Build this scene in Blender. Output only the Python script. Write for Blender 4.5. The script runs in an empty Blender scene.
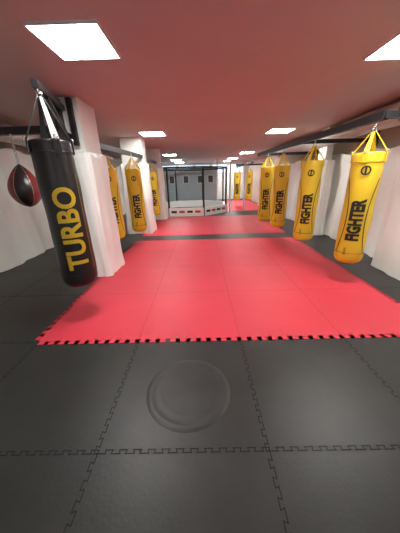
import bpy, bmesh, math, random
from mathutils import Vector, Matrix
random.seed(7)
S=bpy.context.scene
COL=S.collection
S.view_settings.view_transform='Standard'
S.view_settings.exposure=0.0

# ------------------------------------------------------------ materials
def mat(name,col,rough=0.6,metal=0.0,emit=0.0,var=0.0,vscale=4.0,bump=0.0,bscale=30.0,spec=0.5):
    m=bpy.data.materials.new(name); m.use_nodes=True
    nt=m.node_tree; b=nt.nodes['Principled BSDF']
    b.inputs['Base Color'].default_value=(*col,1)
    b.inputs['Roughness'].default_value=rough
    b.inputs['Metallic'].default_value=metal
    b.inputs['Specular IOR Level'].default_value=spec
    tc=nt.nodes.new('ShaderNodeTexCoord')
    if var>0:
        n=nt.nodes.new('ShaderNodeTexNoise'); n.inputs['Scale'].default_value=vscale; n.inputs['Detail'].default_value=6
        r=nt.nodes.new('ShaderNodeValToRGB')
        r.color_ramp.elements[0].position=0.3; r.color_ramp.elements[1].position=0.7
        r.color_ramp.elements[0].color=(*[c*(1-var) for c in col],1)
        r.color_ramp.elements[1].color=(*[min(1,c*(1+var)) for c in col],1)
        nt.links.new(tc.outputs['Object'],n.inputs['Vector']); nt.links.new(n.outputs['Fac'],r.inputs['Fac'])
        nt.links.new(r.outputs['Color'],b.inputs['Base Color'])
    if bump>0:
        n2=nt.nodes.new('ShaderNodeTexNoise'); n2.inputs['Scale'].default_value=bscale; n2.inputs['Detail'].default_value=4
        bp=nt.nodes.new('ShaderNodeBump'); bp.inputs['Strength'].default_value=bump; bp.inputs['Distance'].default_value=0.02
        nt.links.new(tc.outputs['Object'],n2.inputs['Vector']); nt.links.new(n2.outputs['Fac'],bp.inputs['Height'])
        nt.links.new(bp.outputs['Normal'],b.inputs['Normal'])
    if emit>0:
        b.inputs['Emission Color'].default_value=(*col,1)
        b.inputs['Emission Strength'].default_value=emit
    return m
M_black=mat('mat_black_foam',(0.018,0.0205,0.019),0.45,var=0.35,vscale=1.8,bump=0.05,bscale=50)
M_seamB=mat('mat_seam_dark',(0.004,0.004,0.004),0.8)
M_ring=mat('mat_imprint',(0.0182,0.0206,0.0192),0.46,var=0.3,vscale=5,bump=0.05,bscale=50)
M_red=mat('mat_red_foam',(0.68,0.037,0.066),0.5,var=0.06,vscale=1.5,bump=0.05,bscale=50)
M_seamR=mat('mat_seam_red',(0.46,0.022,0.042),0.7)
M_ceil=mat('ceiling_paint',(0.56,0.44,0.415),0.7,var=0.04,vscale=1.0)
M_wall=mat('wall_paint_beige',(0.52,0.46,0.40),0.8,var=0.06,vscale=1.5)
M_white=mat('wall_paint_white',(0.80,0.82,0.79),0.7,var=0.04,vscale=2)
M_grey=mat('wall_paint_grey',(0.34,0.39,0.42),0.7,var=0.08,vscale=2)
M_tarp=mat('white_vinyl_tarp',(0.88,0.92,0.89),0.38,var=0.03,vscale=1.5,bump=0.3,bscale=4)
M_steel=mat('black_steel',(0.012,0.012,0.013),0.45,metal=0.2)
M_chrome=mat('chain_steel',(0.55,0.55,0.55),0.3,metal=1.0)
M_duct=mat('duct_foil',(0.72,0.71,0.68),0.35,metal=0.5)
M_bagB=mat('bag_black_vinyl',(0.008,0.008,0.009),0.38,bump=0.2,bscale=7)
M_bagY=mat('bag_yellow_vinyl',(0.74,0.51,0.022),0.42,var=0.06,vscale=3,bump=0.2,bscale=7)
M_txtY=mat('print_yellow',(0.64,0.43,0.02),0.5)
M_txtB=mat('print_black',(0.015,0.013,0.01),0.5)
M_leather=mat('leather_dark_red',(0.18,0.022,0.018),0.35,var=0.2,vscale=5)
M_lblack=mat('leather_black',(0.012,0.011,0.011),0.32)
M_frame=mat('white_metal_frame',(0.8,0.8,0.8),0.4)
M_panel=mat('led_panel_light',(1.0,0.985,0.95),0.5,emit=52)
M_glass=mat('window_daylight',(0.50,0.72,0.88),0.2,emit=1.3)
M_poster=mat('poster_print',(0.04,0.04,0.045),0.5,var=0.8,vscale=8)
M_paper=mat('poster_mount',(0.55,0.55,0.52),0.6)
M_band=mat('pad_red_print',(0.55,0.03,0.03),0.5)

# ------------------------------------------------------------ helpers
def link(o,parent=None):
    COL.objects.link(o)
    if parent: o.parent=parent
    return o
def empty(name,loc=(0,0,0)):
    e=bpy.data.objects.new(name,None); e.empty_display_size=0.1; e.location=loc; COL.objects.link(e); return e
def mesh_obj(name,V,F,m,parent=None,smooth=False,loc=(0,0,0)):
    me=bpy.data.meshes.new(name); me.from_pydata([tuple(v) for v in V],[],F); me.update()
    if m: me.materials.append(m)
    if smooth:
        for p in me.polygons: p.use_smooth=True
    o=bpy.data.objects.new(name,me); o.location=loc
    return link(o,parent)
def box(name,a,b,m,parent=None,bevel=0.0):
    x0,y0,z0=a;x1,y1,z1=b
    V=[(x0,y0,z0),(x1,y0,z0),(x1,y1,z0),(x0,y1,z0),(x0,y0,z1),(x1,y0,z1),(x1,y1,z1),(x0,y1,z1)]
    F=[(0,3,2,1),(4,5,6,7),(0,1,5,4),(1,2,6,5),(2,3,7,6),(3,0,4,7)]
    o=mesh_obj(name,V,F,m,parent)
    if bevel>0:
        bv=o.modifiers.new('b','BEVEL'); bv.width=bevel; bv.segments=2
    return o
def beam(name,p,q,w,h,m,parent=None):
    """rectangular tube from p to q"""
    p=Vector(p);q=Vector(q);d=(q-p).normalized()
    up=Vector((0,0,1)) if abs(d.z)<0.9 else Vector((1,0,0))
    s=d.cross(up).normalized(); u=s.cross(d).normalized()
    V=[]
    for c in (p,q):
        for a,b in ((-1,-1),(1,-1),(1,1),(-1,1)): V.append(c+s*a*w/2+u*b*h/2)
    F=[(0,1,2,3),(7,6,5,4),(0,4,5,1),(1,5,6,2),(2,6,7,3),(3,7,4,0)]
    return mesh_obj(name,V,F,m,parent)
def tube(name,p,q,r,m,parent=None,n=10):
    p=Vector(p);q=Vector(q);d=(q-p).normalized()
    up=Vector((0,0,1)) if abs(d.z)<0.9 else Vector((1,0,0))
    s=d.cross(up).normalized(); u=s.cross(d).normalized()
    V=[];F=[]
    for c in (p,q):
        for i in range(n):
            a=2*math.pi*i/n; V.append(c+s*math.cos(a)*r+u*math.sin(a)*r)
    for i in range(n):
        j=(i+1)%n; F.append((i,j,n+j,n+i))
    F.append(tuple(range(n))[::-1]); F.append(tuple(range(n,2*n)))
    return mesh_obj(name,V,F,m,parent,True)
def lathe(name,prof,m,parent=None,n=40,loc=(0,0,0),wob=0.0,mats=None,matfn=None):
    V=[];F=[]
    ph=random.random()*6
    for k,(r,z) in enumerate(prof):
        for i in range(n):
            a=2*math.pi*i/n
            rr=r*(1+wob*math.sin(3*a+z*5+ph)*0.5+wob*math.sin(2*a-z*9+ph))
            V.append((rr*math.cos(a),rr*math.sin(a),z))
    for k in range(len(prof)-1):
        for i in range(n):
            j=(i+1)%n
            F.append((k*n+i,k*n+j,(k+1)*n+j,(k+1)*n+i))
    o=mesh_obj(name,V,F,m,parent,True,loc)
    if mats:
        for mm in mats: o.data.materials.append(mm)
        for p in o.data.polygons: p.material_index=matfn(p.center)
    return o
def torus_mesh(name,c,R,r,axis,m,parent,sx=1.0,n=14,k=8,sz=1.0):
    V=[];F=[]
    for i in range(n):
        a=2*math.pi*i/n
        for j in range(k):
            b=2*math.pi*j/k
            x=(R+r*math.cos(b))*math.cos(a); z=(R*sz+r*math.cos(b))*math.sin(a); y=r*math.sin(b)
            if axis=='x': x,y=y,x
            if axis=='z': y,z=z,y
            V.append((c[0]+x,c[1]+y,c[2]+z))
    for i in range(n):
        for j in range(k):
            F.append((i*k+j,((i+1)%n)*k+j,((i+1)%n)*k+(j+1)%k,i*k+(j+1)%k))
    return mesh_obj(name,V,F,m,parent,True)
def chain(prefix,x,y,z0,z1,parent,R=0.014,m=None):
    n=max(1,int((z1-z0)/(R*2.6))); st=(z1-z0)/n
    for i in range(n):
        torus_mesh('%s_link_%d'%(prefix,i+1),(x,y,z0+(i+.5)*st),R,0.0042,'y' if i%2 else 'x',m or M_chrome,parent,sz=1.5)

# ------------------------------------------------------------ room shell
XL,XR,YB,YF,H=-3.8,3.45,-4.0,18.0,2.53
box('floor',(XL-.1,YB-.1,-0.12),(XR+.1,YF+.1,0),M_black)
box('ceiling',(XL-.1,YB-.1,H),(XR+.1,YF+.1,H+.12),M_ceil)
box('wall_left',(XL-.12,YB-.1,0),(XL,YF+.1,H),M_wall)
box('wall_right',(XR,YB-.1,0),(XR+.12,YF+.1,H),M_wall)
box('wall_back',(XL,YB-.12,0),(XR,YB,H),M_white)
box('wall_far',(XL,YF,0),(XR,YF+.12,H),M_white)
for i in range(5):
    x=-2.2+i*1.2
    w=empty('window_%d'%(i+1),(x,YF-.03,2.12))
    box('pane',(-.5,0,-.26),(.5,.02,.26),M_glass,w)
    box('sash_top',(-.55,-.02,.26),(.55,.02,.30),M_frame,w); box('sash_bottom',(-.55,-.02,-.30),(.55,.02,-.26),M_frame,w)
    box('sash_l',(-.55,-.02,-.26),(-.5,.02,.26),M_frame,w); box('sash_r',(.5,-.02,-.26),(.55,.02,.26),M_frame,w)

# ------------------------------------------------------------ jigsaw mats
T=12
def jig(p,q,h=0.026,side=1,T=12):
    p=Vector(p);q=Vector(q);L=(q-p).length; n=max(1,round(L*T)); d=(q-p)/n; nn=Vector((d.y,-d.x)).normalized()*h*side
    pts=[]
    for i in range(n):
        b=p+d*i
        pts+= [b+d*.27-nn*0, b+d*.19+nn, b+d*.81+nn, b+d*.73]
    return pts
def red_mat(name,x0,y0,x1,y1,notch=()):
    par=empty(name)
    cs=[(x0,y0),(x1,y0),(x1,y1),(x0,y1)]
    for (nx,ya,yb) in notch:
        cs+=[(x0,yb),(nx,yb),(nx,ya),(x0,ya)]
    m=len(cs)
    pts=[]
    for i in range(m):
        a=Vector(cs[i]); b=Vector(cs[(i+1)%m])
        if (b-a).length<1e-6: continue
        pts.append(a)
        if (b-a).length>.25 and not (a.x>x0+1e-4 and b.x>x0+1e-4 and a.x<x1-1e-4): pts+=jig(a,b,.05,1,10)
    n=len(pts); zt=0.004
    bm=bmesh.new()
    vt=[bm.verts.new((p.x,p.y,zt)) for p in pts]; vb=[bm.verts.new((p.x,p.y,0.0005)) for p in pts]
    f=bm.faces.new(vt)
    for i in range(n):
        j=(i+1)%n; bm.faces.new((vb[i],vb[j],vt[j],vt[i]))
    bmesh.ops.triangulate(bm,faces=[f])
    me=bpy.data.meshes.new('foam_top'); bm.to_mesh(me); bm.free(); me.materials.append(M_red)
    link(bpy.data.objects.new('foam_top',me),par)
    return par
def seams(name,lines,w,z,m,parent=None,hh=0.024):
    V=[];F=[]
    for p,q in lines:
        pts=[Vector(p)]+jig(p,q,hh)+[Vector(q)]
        for a,b in zip(pts[:-1],pts[1:]):
            d=(b-a)
            if d.length<1e-6: continue
            d.normalize(); nn=Vector((-d.y,d.x))*w/2; a2=a-d*w/2; b2=b+d*w/2
            i=len(V)
            for c in (a2+nn,a2-nn,b2-nn,b2+nn): V.append((c.x,c.y,z))
            F.append((i,i+1,i+2,i+3))
    return mesh_obj(name,V,F,m,parent)
gx,gy=-1.655,1.88
R1=red_mat('red_foam_mat',gx,gy,gx+4,5.80,[(-1.50,3.50,4.25)])
R2=red_mat('red_foam_mat',gx,6.42,gx+4,9.72,[(-1.42,6.72,7.45)])
R3=red_mat('red_foam_mat',1.3,11.2,3.3,16.5)
ls=[]
for i in (1,2,3):
    ls.append(((gx+i,gy+.03),(gx+i,5.78)))
    ls.append(((gx+.2,gy+i),(gx+3.97,gy+i)))
seams('seam_lines',ls,0.004,0.0046,M_seamR,R1,0.012)
seams('seam_lines',[((gx+i,6.47),(gx+i,9.68)) for i in (1,2,3)]+[((gx+.3,6.45+i),(gx+3.97,6.45+i)) for i in (1,2,3)],0.004,0.0046,M_seamR,R2,0.012)
bl=[]
for i in range(-2,6):
    x=gx+i
    for k in range(-3,1):
        bl.append(((x,gy-1+k),(x,gy+k)))
    if x<gx-.1 or x>gx+4.1 :
        for k in range(0,5): bl.append(((x,gy+k),(x,gy+k+1)))
for k in range(-3,0):
    for i in range(-2,5): bl.append(((gx+i,gy+k),(gx+i+1,gy+k)))
for k in range(0,5):
    bl.append(((gx-2,gy+k),(gx-1,gy+k))); bl.append(((gx-1,gy+k),(gx-.03,gy+k))); bl.append(((gx+4.03,gy+k),(gx+5,gy+k)))
fm=empty('black_foam_mat')
seams('seam_lines',bl,0.006,0.0012,M_seamB,fm,0.020)
# round imprint pressed in the foam
def imprint(x,y,R,s):
    prof=[(R+.035,0.0003),(R+.018,.003*s),(R,.0045*s),(R-.016,.003*s),(R-.03,.0015*s),(R-.055,.0015*s),(R-.066,.0026*s),(R-.08,.0015*s),(R*.6,.0015*s),(R*.4,.0018*s),(0.001,.0018*s)]
    return lathe('mat_imprint',prof,M_ring,None,72,(x,y,0))
imprint(-.125,1.28,.275,1.4)
# ------------------------------------------------------------ LED ceiling panels
def led(x,y,s=1.0):
    e=empty('ceiling_light_panel',(x,y,H)); e.scale=(s,s,1)
    box('diffuser',(-.285,-.285,-.012),(.285,.285,-.006),M_panel,e)
    for k,(a,b) in enumerate([((-.3,-.3),(.3,-.285)),((-.3,.285),(.3,.3)),((-.3,-.285),(-.285,.285)),((.285,-.285),(.3,.285))]):
        box('rim_%d'%(k+1),(a[0],a[1],-.018),(b[0],b[1],-.001),M_frame,e)
for x,y,s in [(-.95,2.36,.87),(1.90,2.53,.95),(-1.12,6.35,.93),(1.98,6.45,.95),(-1.35,11.6,1),(2.15,11.6,1),(-1.35,14.6,1),(1.9,14.6,1),(-1.35,16.8,1),(1.9,16.8,1),(-1.03,-1.6,1),(1.83,-1.6,1)]:  # last far row and the row behind the camera added to brighten the room
    led(x,y,s)

# ------------------------------------------------------------ tarps on walls
def tarp(name,x,y0,y1,z1,sgn,seed,z0=0.01):
    rnd=random.Random(seed); ny=int((y1-y0)*26); nz=16
    ph=[rnd.random()*6 for _ in range(6)]
    V=[];F=[]
    for i in range(ny+1):
        y=y0+(y1-y0)*i/ny
        for k in range(nz+1):
            t=k/nz
            zt=z1-0.07*(0.5-0.5*math.cos(2*math.pi*(y-y0)/1.1))
            z=z0+(zt-z0)*t
            dd=0.13+0.035*math.sin(y*3.1+ph[0]+.6*t)+0.026*math.sin(y*8.3+ph[1]-1.2*t)+0.014*math.sin(y*17+ph[2]+2*t)+0.015*math.sin(4*z+y*2+ph[3])
            dd+=0.10*(1-t)**2
            V.append((x+sgn*dd,y,z))
    for i in range(ny):
        for k in range(nz):
            a=i*(nz+1)+k; F.append((a,a+nz+1,a+nz+2,a+1))
    return mesh_obj(name,V,F,M_tarp,None,True)
tarp('wall_tarp',XL,-3.8,13.6,2.12,1,1)
tarp('wall_tarp',XR,-3.8,13.6,1.95,-1,2)

# ------------------------------------------------------------ padded columns
def column(x0,x1,y0,y1,padz,seed,gap=0.06,shaft=M_white):
    rnd=random.Random(seed); ph=[rnd.random()*6 for _ in range(5)]
    cx,cy=(x0+x1)/2,(y0+y1)/2
    e=empty('padded_column',(cx,cy,0))
    hx,hy=(x1-x0)/2,(y1-y0)/2
    box('shaft',(-hx+gap,-hy+gap,0),(hx-gap,hy-gap,H-.001),shaft,e)
    r=0.05;pts=[]
    def arc(ax,ay,a0):
        for i in range(7):
            a=a0+math.pi/2*i/6; pts.append((ax+r*math.cos(a),ay+r*math.sin(a),math.cos(a),math.sin(a)))
    def line(ax,ay,bx,by,nx,ny,n=14):
        for i in range(1,n): pts.append((ax+(bx-ax)*i/n,ay+(by-ay)*i/n,nx,ny))
    arc(hx-r,hy-r,0); line(hx-r,hy,-hx+r,hy,0,1); arc(-hx+r,hy-r,math.pi/2); line(-hx,hy-r,-hx,-hy+r,-1,0)
    arc(-hx+r,-hy+r,math.pi); line(-hx+r,-hy,hx-r,-hy,0,-1); arc(hx-r,-hy+r,1.5*math.pi); line(hx,-hy+r,hx,hy-r,1,0)
    n=len(pts); nz=22; V=[];F=[]
    for k in range(nz+1):
        t=k/nz; z=.005+(padz-.005)*t
        for i,(px,py,nx,ny) in enumerate(pts):
            s=i/n*2*math.pi
            o=0.012*math.sin(5*s+ph[0]+2*t)+0.009*math.sin(11*s+ph[1]-3*t)+0.006*math.sin(19*s+6*t+ph[2])+0.05*(1-t)**3+0.006*math.sin(7*z+ph[3])
            V.append((px+nx*o,py+ny*o,z))
    for (sc,dz) in ((.96,.012),(.80,.008)):
        for i,(px,py,nx,ny) in enumerate(pts): V.append((px*sc,py*sc,padz+dz))
    rings=nz+3
    for k in range(rings-1):
        for i in range(n):
            j=(i+1)%n; F.append((k*n+i,k*n+j,(k+1)*n+j,(k+1)*n+i))
    F.append(tuple((rings-1)*n+i for i in range(n)))
    mesh_obj('pad_wrap',V,F,M_tarp,e,True)
    return e
column(-2.12,-1.54,3.55,4.22,1.86,11)
column(-2.15,-1.48,6.75,7.4,1.9,12)
column(-2.0,-1.4,9.2,9.6,1.9,13)
column(2.95,3.28,2.75,3.74,1.84,14)
column(2.95,3.22,6.0,6.5,1.8,15)

# ------------------------------------------------------------ bags
def wrap_text(name,txt,length,height,R,zs,phi0,m,parent,bold=0.02,off=0.0025):
    cu=bpy.data.curves.new('t','FONT'); cu.body=txt; cu.offset=bold; cu.resolution_u=4
    o=bpy.data.objects.new('t',cu); COL.objects.link(o)
    bpy.context.view_layer.update()
    dg=bpy.context.evaluated_depsgraph_get()
    me=bpy.data.meshes.new_from_object(o.evaluated_get(dg))
    bpy.data.objects.remove(o)
    bm=bmesh.new(); bm.from_mesh(me)
    xs=[v.co.x for v in bm.verts]; ys=[v.co.y for v in bm.verts]
    x0,x1,y0,y1=min(xs),max(xs),min(ys),max(ys)
    for v in bm.verts:
        v.co.x=(v.co.x-x0)/(x1-x0)*length; v.co.y=((v.co.y-y0)/(y1-y0)-.5)*height
    k=12
    for i in range(1,k):
        yy=-height/2+height*i/k
        g=list(bm.verts)+list(bm.edges)+list(bm.faces)
        bmesh.ops.bisect_plane(bm,geom=g,plane_co=(0,yy,0),plane_no=(0,1,0))
    for v in bm.verts:
        a=phi0-v.co.y/R; zz=zs+v.co.x
        v.co=Vector(((R+off)*math.cos(a),(R+off)*math.sin(a),zz))
    bm.to_mesh(me); bm.free()
    me.materials.clear(); me.materials.append(m)
    o=bpy.data.objects.new(name,me); return link(o,parent)
def curved_patch(name,pts,R,phi0,m,parent,off=0.003,thick=None):
    V=[];F=[]
    for i,(s,z) in enumerate(pts):
        a=pts[max(0,i-1)]; b=pts[min(len(pts)-1,i+1)]
        d=Vector((b[0]-a[0],b[1]-a[1])).normalized(); n=Vector((-d.y,d.x))*thick
        for sg in (-1,1):
            ss=s+n.x*sg; zz=z+n.y*sg; an=phi0-ss/R
            V.append(((R+off)*math.cos(an),(R+off)*math.sin(an),zz))
    for i in range(len(pts)-1): F.append((2*i,2*i+1,2*i+3,2*i+2))
    return mesh_obj(name,V,F,m,parent)
def bag(x,y,zb,zt,R,body,hook,style,apex=None):
    e=empty('punching_bag',(x,y,0))
    prof=[(0.001,zb)]
    for i in range(1,9):
        a=math.pi/2*i/8; prof.append((R*(0.55+.45*math.sin(a)) if i>0 else 0,zb+.10*(1-math.cos(a))))
    n=26
    for i in range(1,n):
        t=i/n; prof.append((R*(1.0-0.03*t+0.01*math.sin(t*20)),zb+.10+(zt-.03-zb-.10)*t))
    prof+=[(R*.96,zt-.02),(R*.93,zt-.004),(R*.88,zt),(R*.5,zt+.008),(0.001,zt+.01)]
    lathe('shell',prof,body,e,40,wob=0.012)
    for i,z in enumerate((zt-.10,zb+.16)):
        torus_mesh('band_%d'%(i+1),(0,0,z),R*1.0,0.004,'z',M_txtB if (body is M_bagY and i) else body,e,n=40,sz=1.0)
    ap=apex or zt+.34
    for i in range(4):
        a=math.pi/4+i*math.pi/2
        c,s=math.cos(a),math.sin(a)
        p0=Vector((R*.97*c,R*.97*s,zt-.11)); p1=Vector((R*.97*c,R*.97*s,zt+.0)); p2=Vector((.015*c,.015*s,ap))
        tn=Vector((-s,c,0)); rn=Vector((c,s,0))
        V=[];F=[]
        seq=[p0,p1,p1.lerp(p2,.5),p2]; ws=[.03,.03,.02,.012]
        for p,w in zip(seq,ws):
            for sg,rr in ((-1,.012),(1,.012),(1,.004),(-1,.004)): V.append(p+tn*w*sg+rn*rr)
        for k in range(3):
            for j in range(4):
                jj=(j+1)%4; F.append((k*4+j,k*4+jj,(k+1)*4+jj,(k+1)*4+j))
        F.append((0,3,2,1)); F.append((12,13,14,15))
        mesh_obj('strap_%d'%(i+1),V,F,M_bagB if style=='black' else M_bagY,e)
        torus_mesh('ring_%d'%(i+1),p1+rn*.012+Vector((0,0,.012)),.018,.004,'y',M_chrome,e)
    torus_mesh('swivel',(0,0,ap+.02),.024,.006,'y',M_chrome,e)
    if hook>ap+.05: chain('hang',0,0,ap+.03,hook,e,R=.014)
    phi=math.atan2(-y,-x)
    if style=='black':
        phi2=phi+0.06
        wrap_text('lettering','TURBO',.82,.20,R,zb+.22,phi2,M_txtY,e,bold=.03,off=.006)
        curved_patch('stripe',[(-.155,zb+.2+i*.045) for i in range(22)],R,phi2,M_txtY,e,thick=.002,off=.006)
    else:
        wrap_text('lettering','FIGHTER',.54,.16,R,zb+.34,phi,M_txtB,e,bold=.055,off=.006)
        for sg in (-1,1):
            pts=[]
            for i in range(25):
                t=i/24; pts.append((sg*(.11+.07*(2*t-1)**2),zb+.16+t*(zt-zb-.45)))
            curved_patch('trim_line',pts,R,phi,M_txtB,e,thick=.006,off=.005)
        zc=zt-.2
        pts=[(.045*math.cos(a*math.pi/12),zc+.045*math.sin(a*math.pi/12)) for a in range(25)]
        curved_patch('logo_ring',pts,R,phi,M_txtB,e,thick=.009,off=.005)
        curved_patch('logo_bar',[(0,zc-.04),(0,zc),(0,zc+.04)],R,phi,M_txtB,e,thick=.01,off=.005)
        wrap_text('label','BOXING',.10,.03,R,zb+.14,phi-.3,M_txtB,e,off=.005)
    return e
bag(-1.38,2.40,.40,1.84,.182,M_bagB,2.24,'black',apex=2.18)
for x,y in [(2.10,3.15),(1.98,4.42),(1.90,5.75),(1.79,6.6)]:
    bag(x,y,.31,1.72,.18,M_bagY,2.05,'yellow',apex=1.95)
for x,y in [(-1.84,4.95),(-1.52,5.65),(-1.60,8.3)]:
    bag(x,y,.31,1.72,.18,M_bagY,2.05,'yellow',apex=1.95)
for x,y in [(2.0,13.2),(2.65,13.2)]:  # bags added beyond the far frame in place of a mirror reflection
    bag(x,y,.31,1.72,.18,M_bagY,2.05,'yellow',apex=1.95)

# ------------------------------------------------------------ steel rails
ZR=2.10
r=empty('bag_rail')
beam('main_beam',(2.13,3.05,ZR),(1.76,7.6,ZR),.07,.09,M_steel,r)
for i,(y,xx) in enumerate(((3.05,2.11),(5.1,1.95),(7.5,1.77))):
    beam('wall_arm_%d'%(i+1),(xx,y,ZR),(XR,y,ZR),.06,.07,M_steel,r)
    beam('wall_plate_%d'%(i+1),(XR-.02,y,1.98),(XR-.02,y,2.30),.2,.03,M_steel,r)
r=empty('bag_rail')
beam('main_beam',(-1.84,4.1,ZR-.03),(-1.55,6.82,ZR-.03),.06,.09,M_steel,r)
beam('far_beam',(-1.62,7.3,ZR-.03),(-1.62,9.3,ZR-.03),.06,.09,M_steel,r)
r=empty('bag_rail')
beam('main_beam',(2.3,11.0,ZR),(2.3,15.5,ZR),.10,.10,M_steel,r)
beam('cross_beam',(1.9,13.2,ZR),(XR,13.2,ZR),.08,.08,M_steel,r)
# near left bracket carrying the black bag
b=empty('bag_bracket')
beam('plate_l',(-1.99,3.55,1.95),(-1.99,3.55,2.50),.06,.06,M_steel,b)
beam('plate_r',(-1.68,3.55,1.95),(-1.68,3.55,2.50),.06,.06,M_steel,b)
beam('plate',(-1.835,3.585,1.97),(-1.835,3.585,2.50),.32,.03,M_steel,b)
beam('arm',(-1.80,3.6,2.40),(-1.375,2.36,2.27),.05,.06,M_steel,b)
beam('brace',(-1.80,3.6,2.05),(-1.50,2.72,2.28),.04,.04,M_steel,b)
for k in range(3):
    tube('bolt_%d'%(k+1),(-1.90,3.57,2.1+k*.15),(-1.90,3.54,2.1+k*.15),.015,M_chrome,b)
b=empty('cross_beam')
beam('beam',(XL,3.05,2.05),(-1.72,3.05,2.05),.07,.08,M_steel,b)
beam('return',(-1.76,3.05,2.05),(-1.76,3.62,2.05),.07,.08,M_steel,b)
beam('wall_plate',(XL+.02,3.05,1.9),(XL+.02,3.05,2.3),.2,.03,M_steel,b)
# teardrop speed ball
e=empty('speed_bag',(-2.16,3.0,0))
Z0=1.20;HB=.48
prof=[(0.001,Z0)]
for i in range(1,27):
    t=i/26
    rr=.20*math.sin(math.pi*min(1,t*.97))**0.62*(1.08-.42*t)
    prof.append((rr,Z0+HB*t))
prof.append((.02,Z0+HB+.01)); prof.append((.001,Z0+HB+.02))
lathe('ball',prof,M_leather,e,36,mats=[M_lblack],matfn=lambda c:1 if (int((math.atan2(c.y,c.x)+math.pi+.55)/(math.pi/3))%2==0 or c.z>1.62) else 0)
for i in range(6):
    a=i*math.pi/3-.55
    pts=[(p[0]*1.004,p[1]) for p in prof[2:-2]]
    V=[];F=[]
    for k,(rr,z) in enumerate(pts):
        for sg in (-1,1): V.append(((rr+.001)*math.cos(a)-sg*.0012*math.sin(a),(rr+.001)*math.sin(a)+sg*.0012*math.cos(a),z))
    for k in range(len(pts)-1): F.append((2*k,2*k+1,2*k+3,2*k+2))
    mesh_obj('seam_%d'%(i+1),V,F,M_frame,e)
chain('hang',0,0,Z0+HB+.02,2.01,e,R=.013)

# ------------------------------------------------------------ ducts
def duct(name,x,z,y0,y1,R):
    n=int((y1-y0)/.03); V=[];F=[];k=20
    for i in range(n+1):
        y=y0+(y1-y0)*i/n; rr=R*(1+(.05 if i%2 else -.02)); zz=z+.03*math.sin(y*1.7)
        for j in range(k):
            a=2*math.pi*j/k; V.append((x+rr*math.cos(a),y,zz+rr*math.sin(a)))
    for i in range(n):
        for j in range(k):
            F.append((i*k+j,i*k+(j+1)%k,(i+1)*k+(j+1)%k,(i+1)*k+j))
    F.append(tuple(range(k))); F.append(tuple(n*k+j for j in range(k)))
    return mesh_obj(name,V,F,M_duct,None,True)
duct('ventilation_duct',XL+.42,2.28,3.3,9.5,.14)
duct('ventilation_duct',XR-.42,2.30,3.9,9.5,.16)

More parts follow.
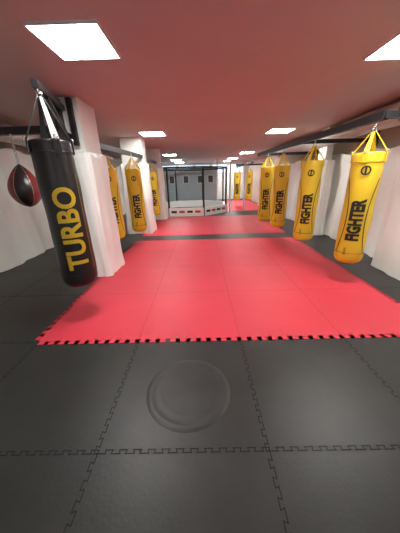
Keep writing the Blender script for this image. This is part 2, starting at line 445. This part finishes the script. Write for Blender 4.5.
# ------------------------------------------------------------ fight cage
cage=empty('fighting_cage',(-.60,11.70,0))
AP=1.76; CR=AP/math.cos(math.pi/8)
vs=[(CR*math.cos(math.pi/8+i*math.pi/4),CR*math.sin(math.pi/8+i*math.pi/4)) for i in range(8)]
for i in range(8):
    a=vs[i]; c=vs[(i+1)%8]
    beam('post_%d'%(i+1),(a[0],a[1],0),(a[0],a[1],1.95),.07,.07,M_steel,cage)
    beam('top_rail_%d'%(i+1),(a[0],a[1],1.92),(c[0],c[1],1.92),.06,.06,M_steel,cage)
    beam('base_pad_%d'%(i+1),(a[0],a[1],.17),(c[0],c[1],.17),.14,.34,M_tarp,cage)
    for j in range(4):
        t0=.08+j*.22; t1=t0+.15; k=1.042
        P=Vector(a)*k; Q=Vector(c)*k
        p0=P.lerp(Q,t0); p1=P.lerp(Q,t1)
        beam('base_print_%d_%d'%(i+1,j+1),(p0.x,p0.y,.19),(p1.x,p1.y,.19),.01,.09,M_band if j%2 else M_txtB,cage)
    av=Vector((a[0],a[1],0)); cv=Vector((c[0],c[1],0)); L=(cv-av).length; d=(cv-av)/L
    V=[];F=[]
    z0,z1=.33,1.88; hh=z1-z0; w=.0014
    s=-hh
    while s<L:
        for sg in (1,-1):
            pa=[s,z0 if sg>0 else z1]; pb=[s+hh,z1 if sg>0 else z0]
            if pa[0]<0: pa[1]+=sg*(0-pa[0]); pa[0]=0
            if pb[0]>L: pb[1]-=sg*(pb[0]-L); pb[0]=L
            if pb[0]-pa[0]<.02: continue
            P=av+d*pa[0]+Vector((0,0,pa[1])); Q=av+d*pb[0]+Vector((0,0,pb[1])); k=len(V)
            V+=[P+Vector((0,0,w)),P-Vector((0,0,w)),Q-Vector((0,0,w)),Q+Vector((0,0,w))]; F.append((k,k+1,k+2,k+3))
        s+=.12
    mesh_obj('wire_mesh_%d'%(i+1),V,F,M_steel,cage)

# ------------------------------------------------------------ grey partition with pictures
box('wall_partition',(XL,14.0,0),(.95,14.12,2.0),M_grey)
box('trim_1',(XL,13.97,2.0),(1.0,14.15,2.05),M_steel)
beam('trim_2',(.98,14.06,0),(.98,14.06,H),.08,.08,M_frame)
for x in (-1.6,-.8,.0,.6):
    p=empty('wall_picture',(x,13.985,1.45))
    box('frame',(-.17,-.01,-.22),(.17,.01,.22),M_paper,p); box('print',(-.13,-.016,-.18),(.13,-.008,.18),M_poster,p)
# white frame of mirrored panels on far right; room beyond replaces the reflection
g=empty('partition_frame',(0,11,0))
for i,x in enumerate((1.35,2.0,3.2)):
    beam('post_%d'%(i+1),(x,0,0),(x,0,2.15),.06,.06,M_frame,g)
beam('head',(1.35,0,2.15),(3.2,0,2.15),.06,.08,M_frame,g)

# ------------------------------------------------------------ world
W=bpy.data.worlds.new('world'); S.world=W; W.use_nodes=True
W.node_tree.nodes['Background'].inputs[0].default_value=(.6,.7,.8,1); W.node_tree.nodes['Background'].inputs[1].default_value=.3

# ------------------------------------------------------------ camera
p=math.radians(20.9); rl=math.radians(1.6); yw=0.0101
F_=Vector((-math.sin(yw)*math.cos(p),math.cos(yw)*math.cos(p),-math.sin(p)))
R_=Vector((math.cos(yw),math.sin(yw),0)); U_=R_.cross(F_)
Rr=R_*math.cos(rl)-U_*math.sin(rl); Ur=U_*math.cos(rl)+R_*math.sin(rl)
cam=bpy.data.cameras.new('camera'); cam.sensor_fit='HORIZONTAL'; cam.sensor_width=36; cam.lens=230/400*36; cam.clip_start=.02
co=bpy.data.objects.new('camera',cam); COL.objects.link(co)
Mx=Matrix((( Rr.x,Ur.x,-F_.x,0),(Rr.y,Ur.y,-F_.y,0),(Rr.z,Ur.z,-F_.z,1.48),(0,0,0,1)))
co.matrix_world=Mx
S.camera=co
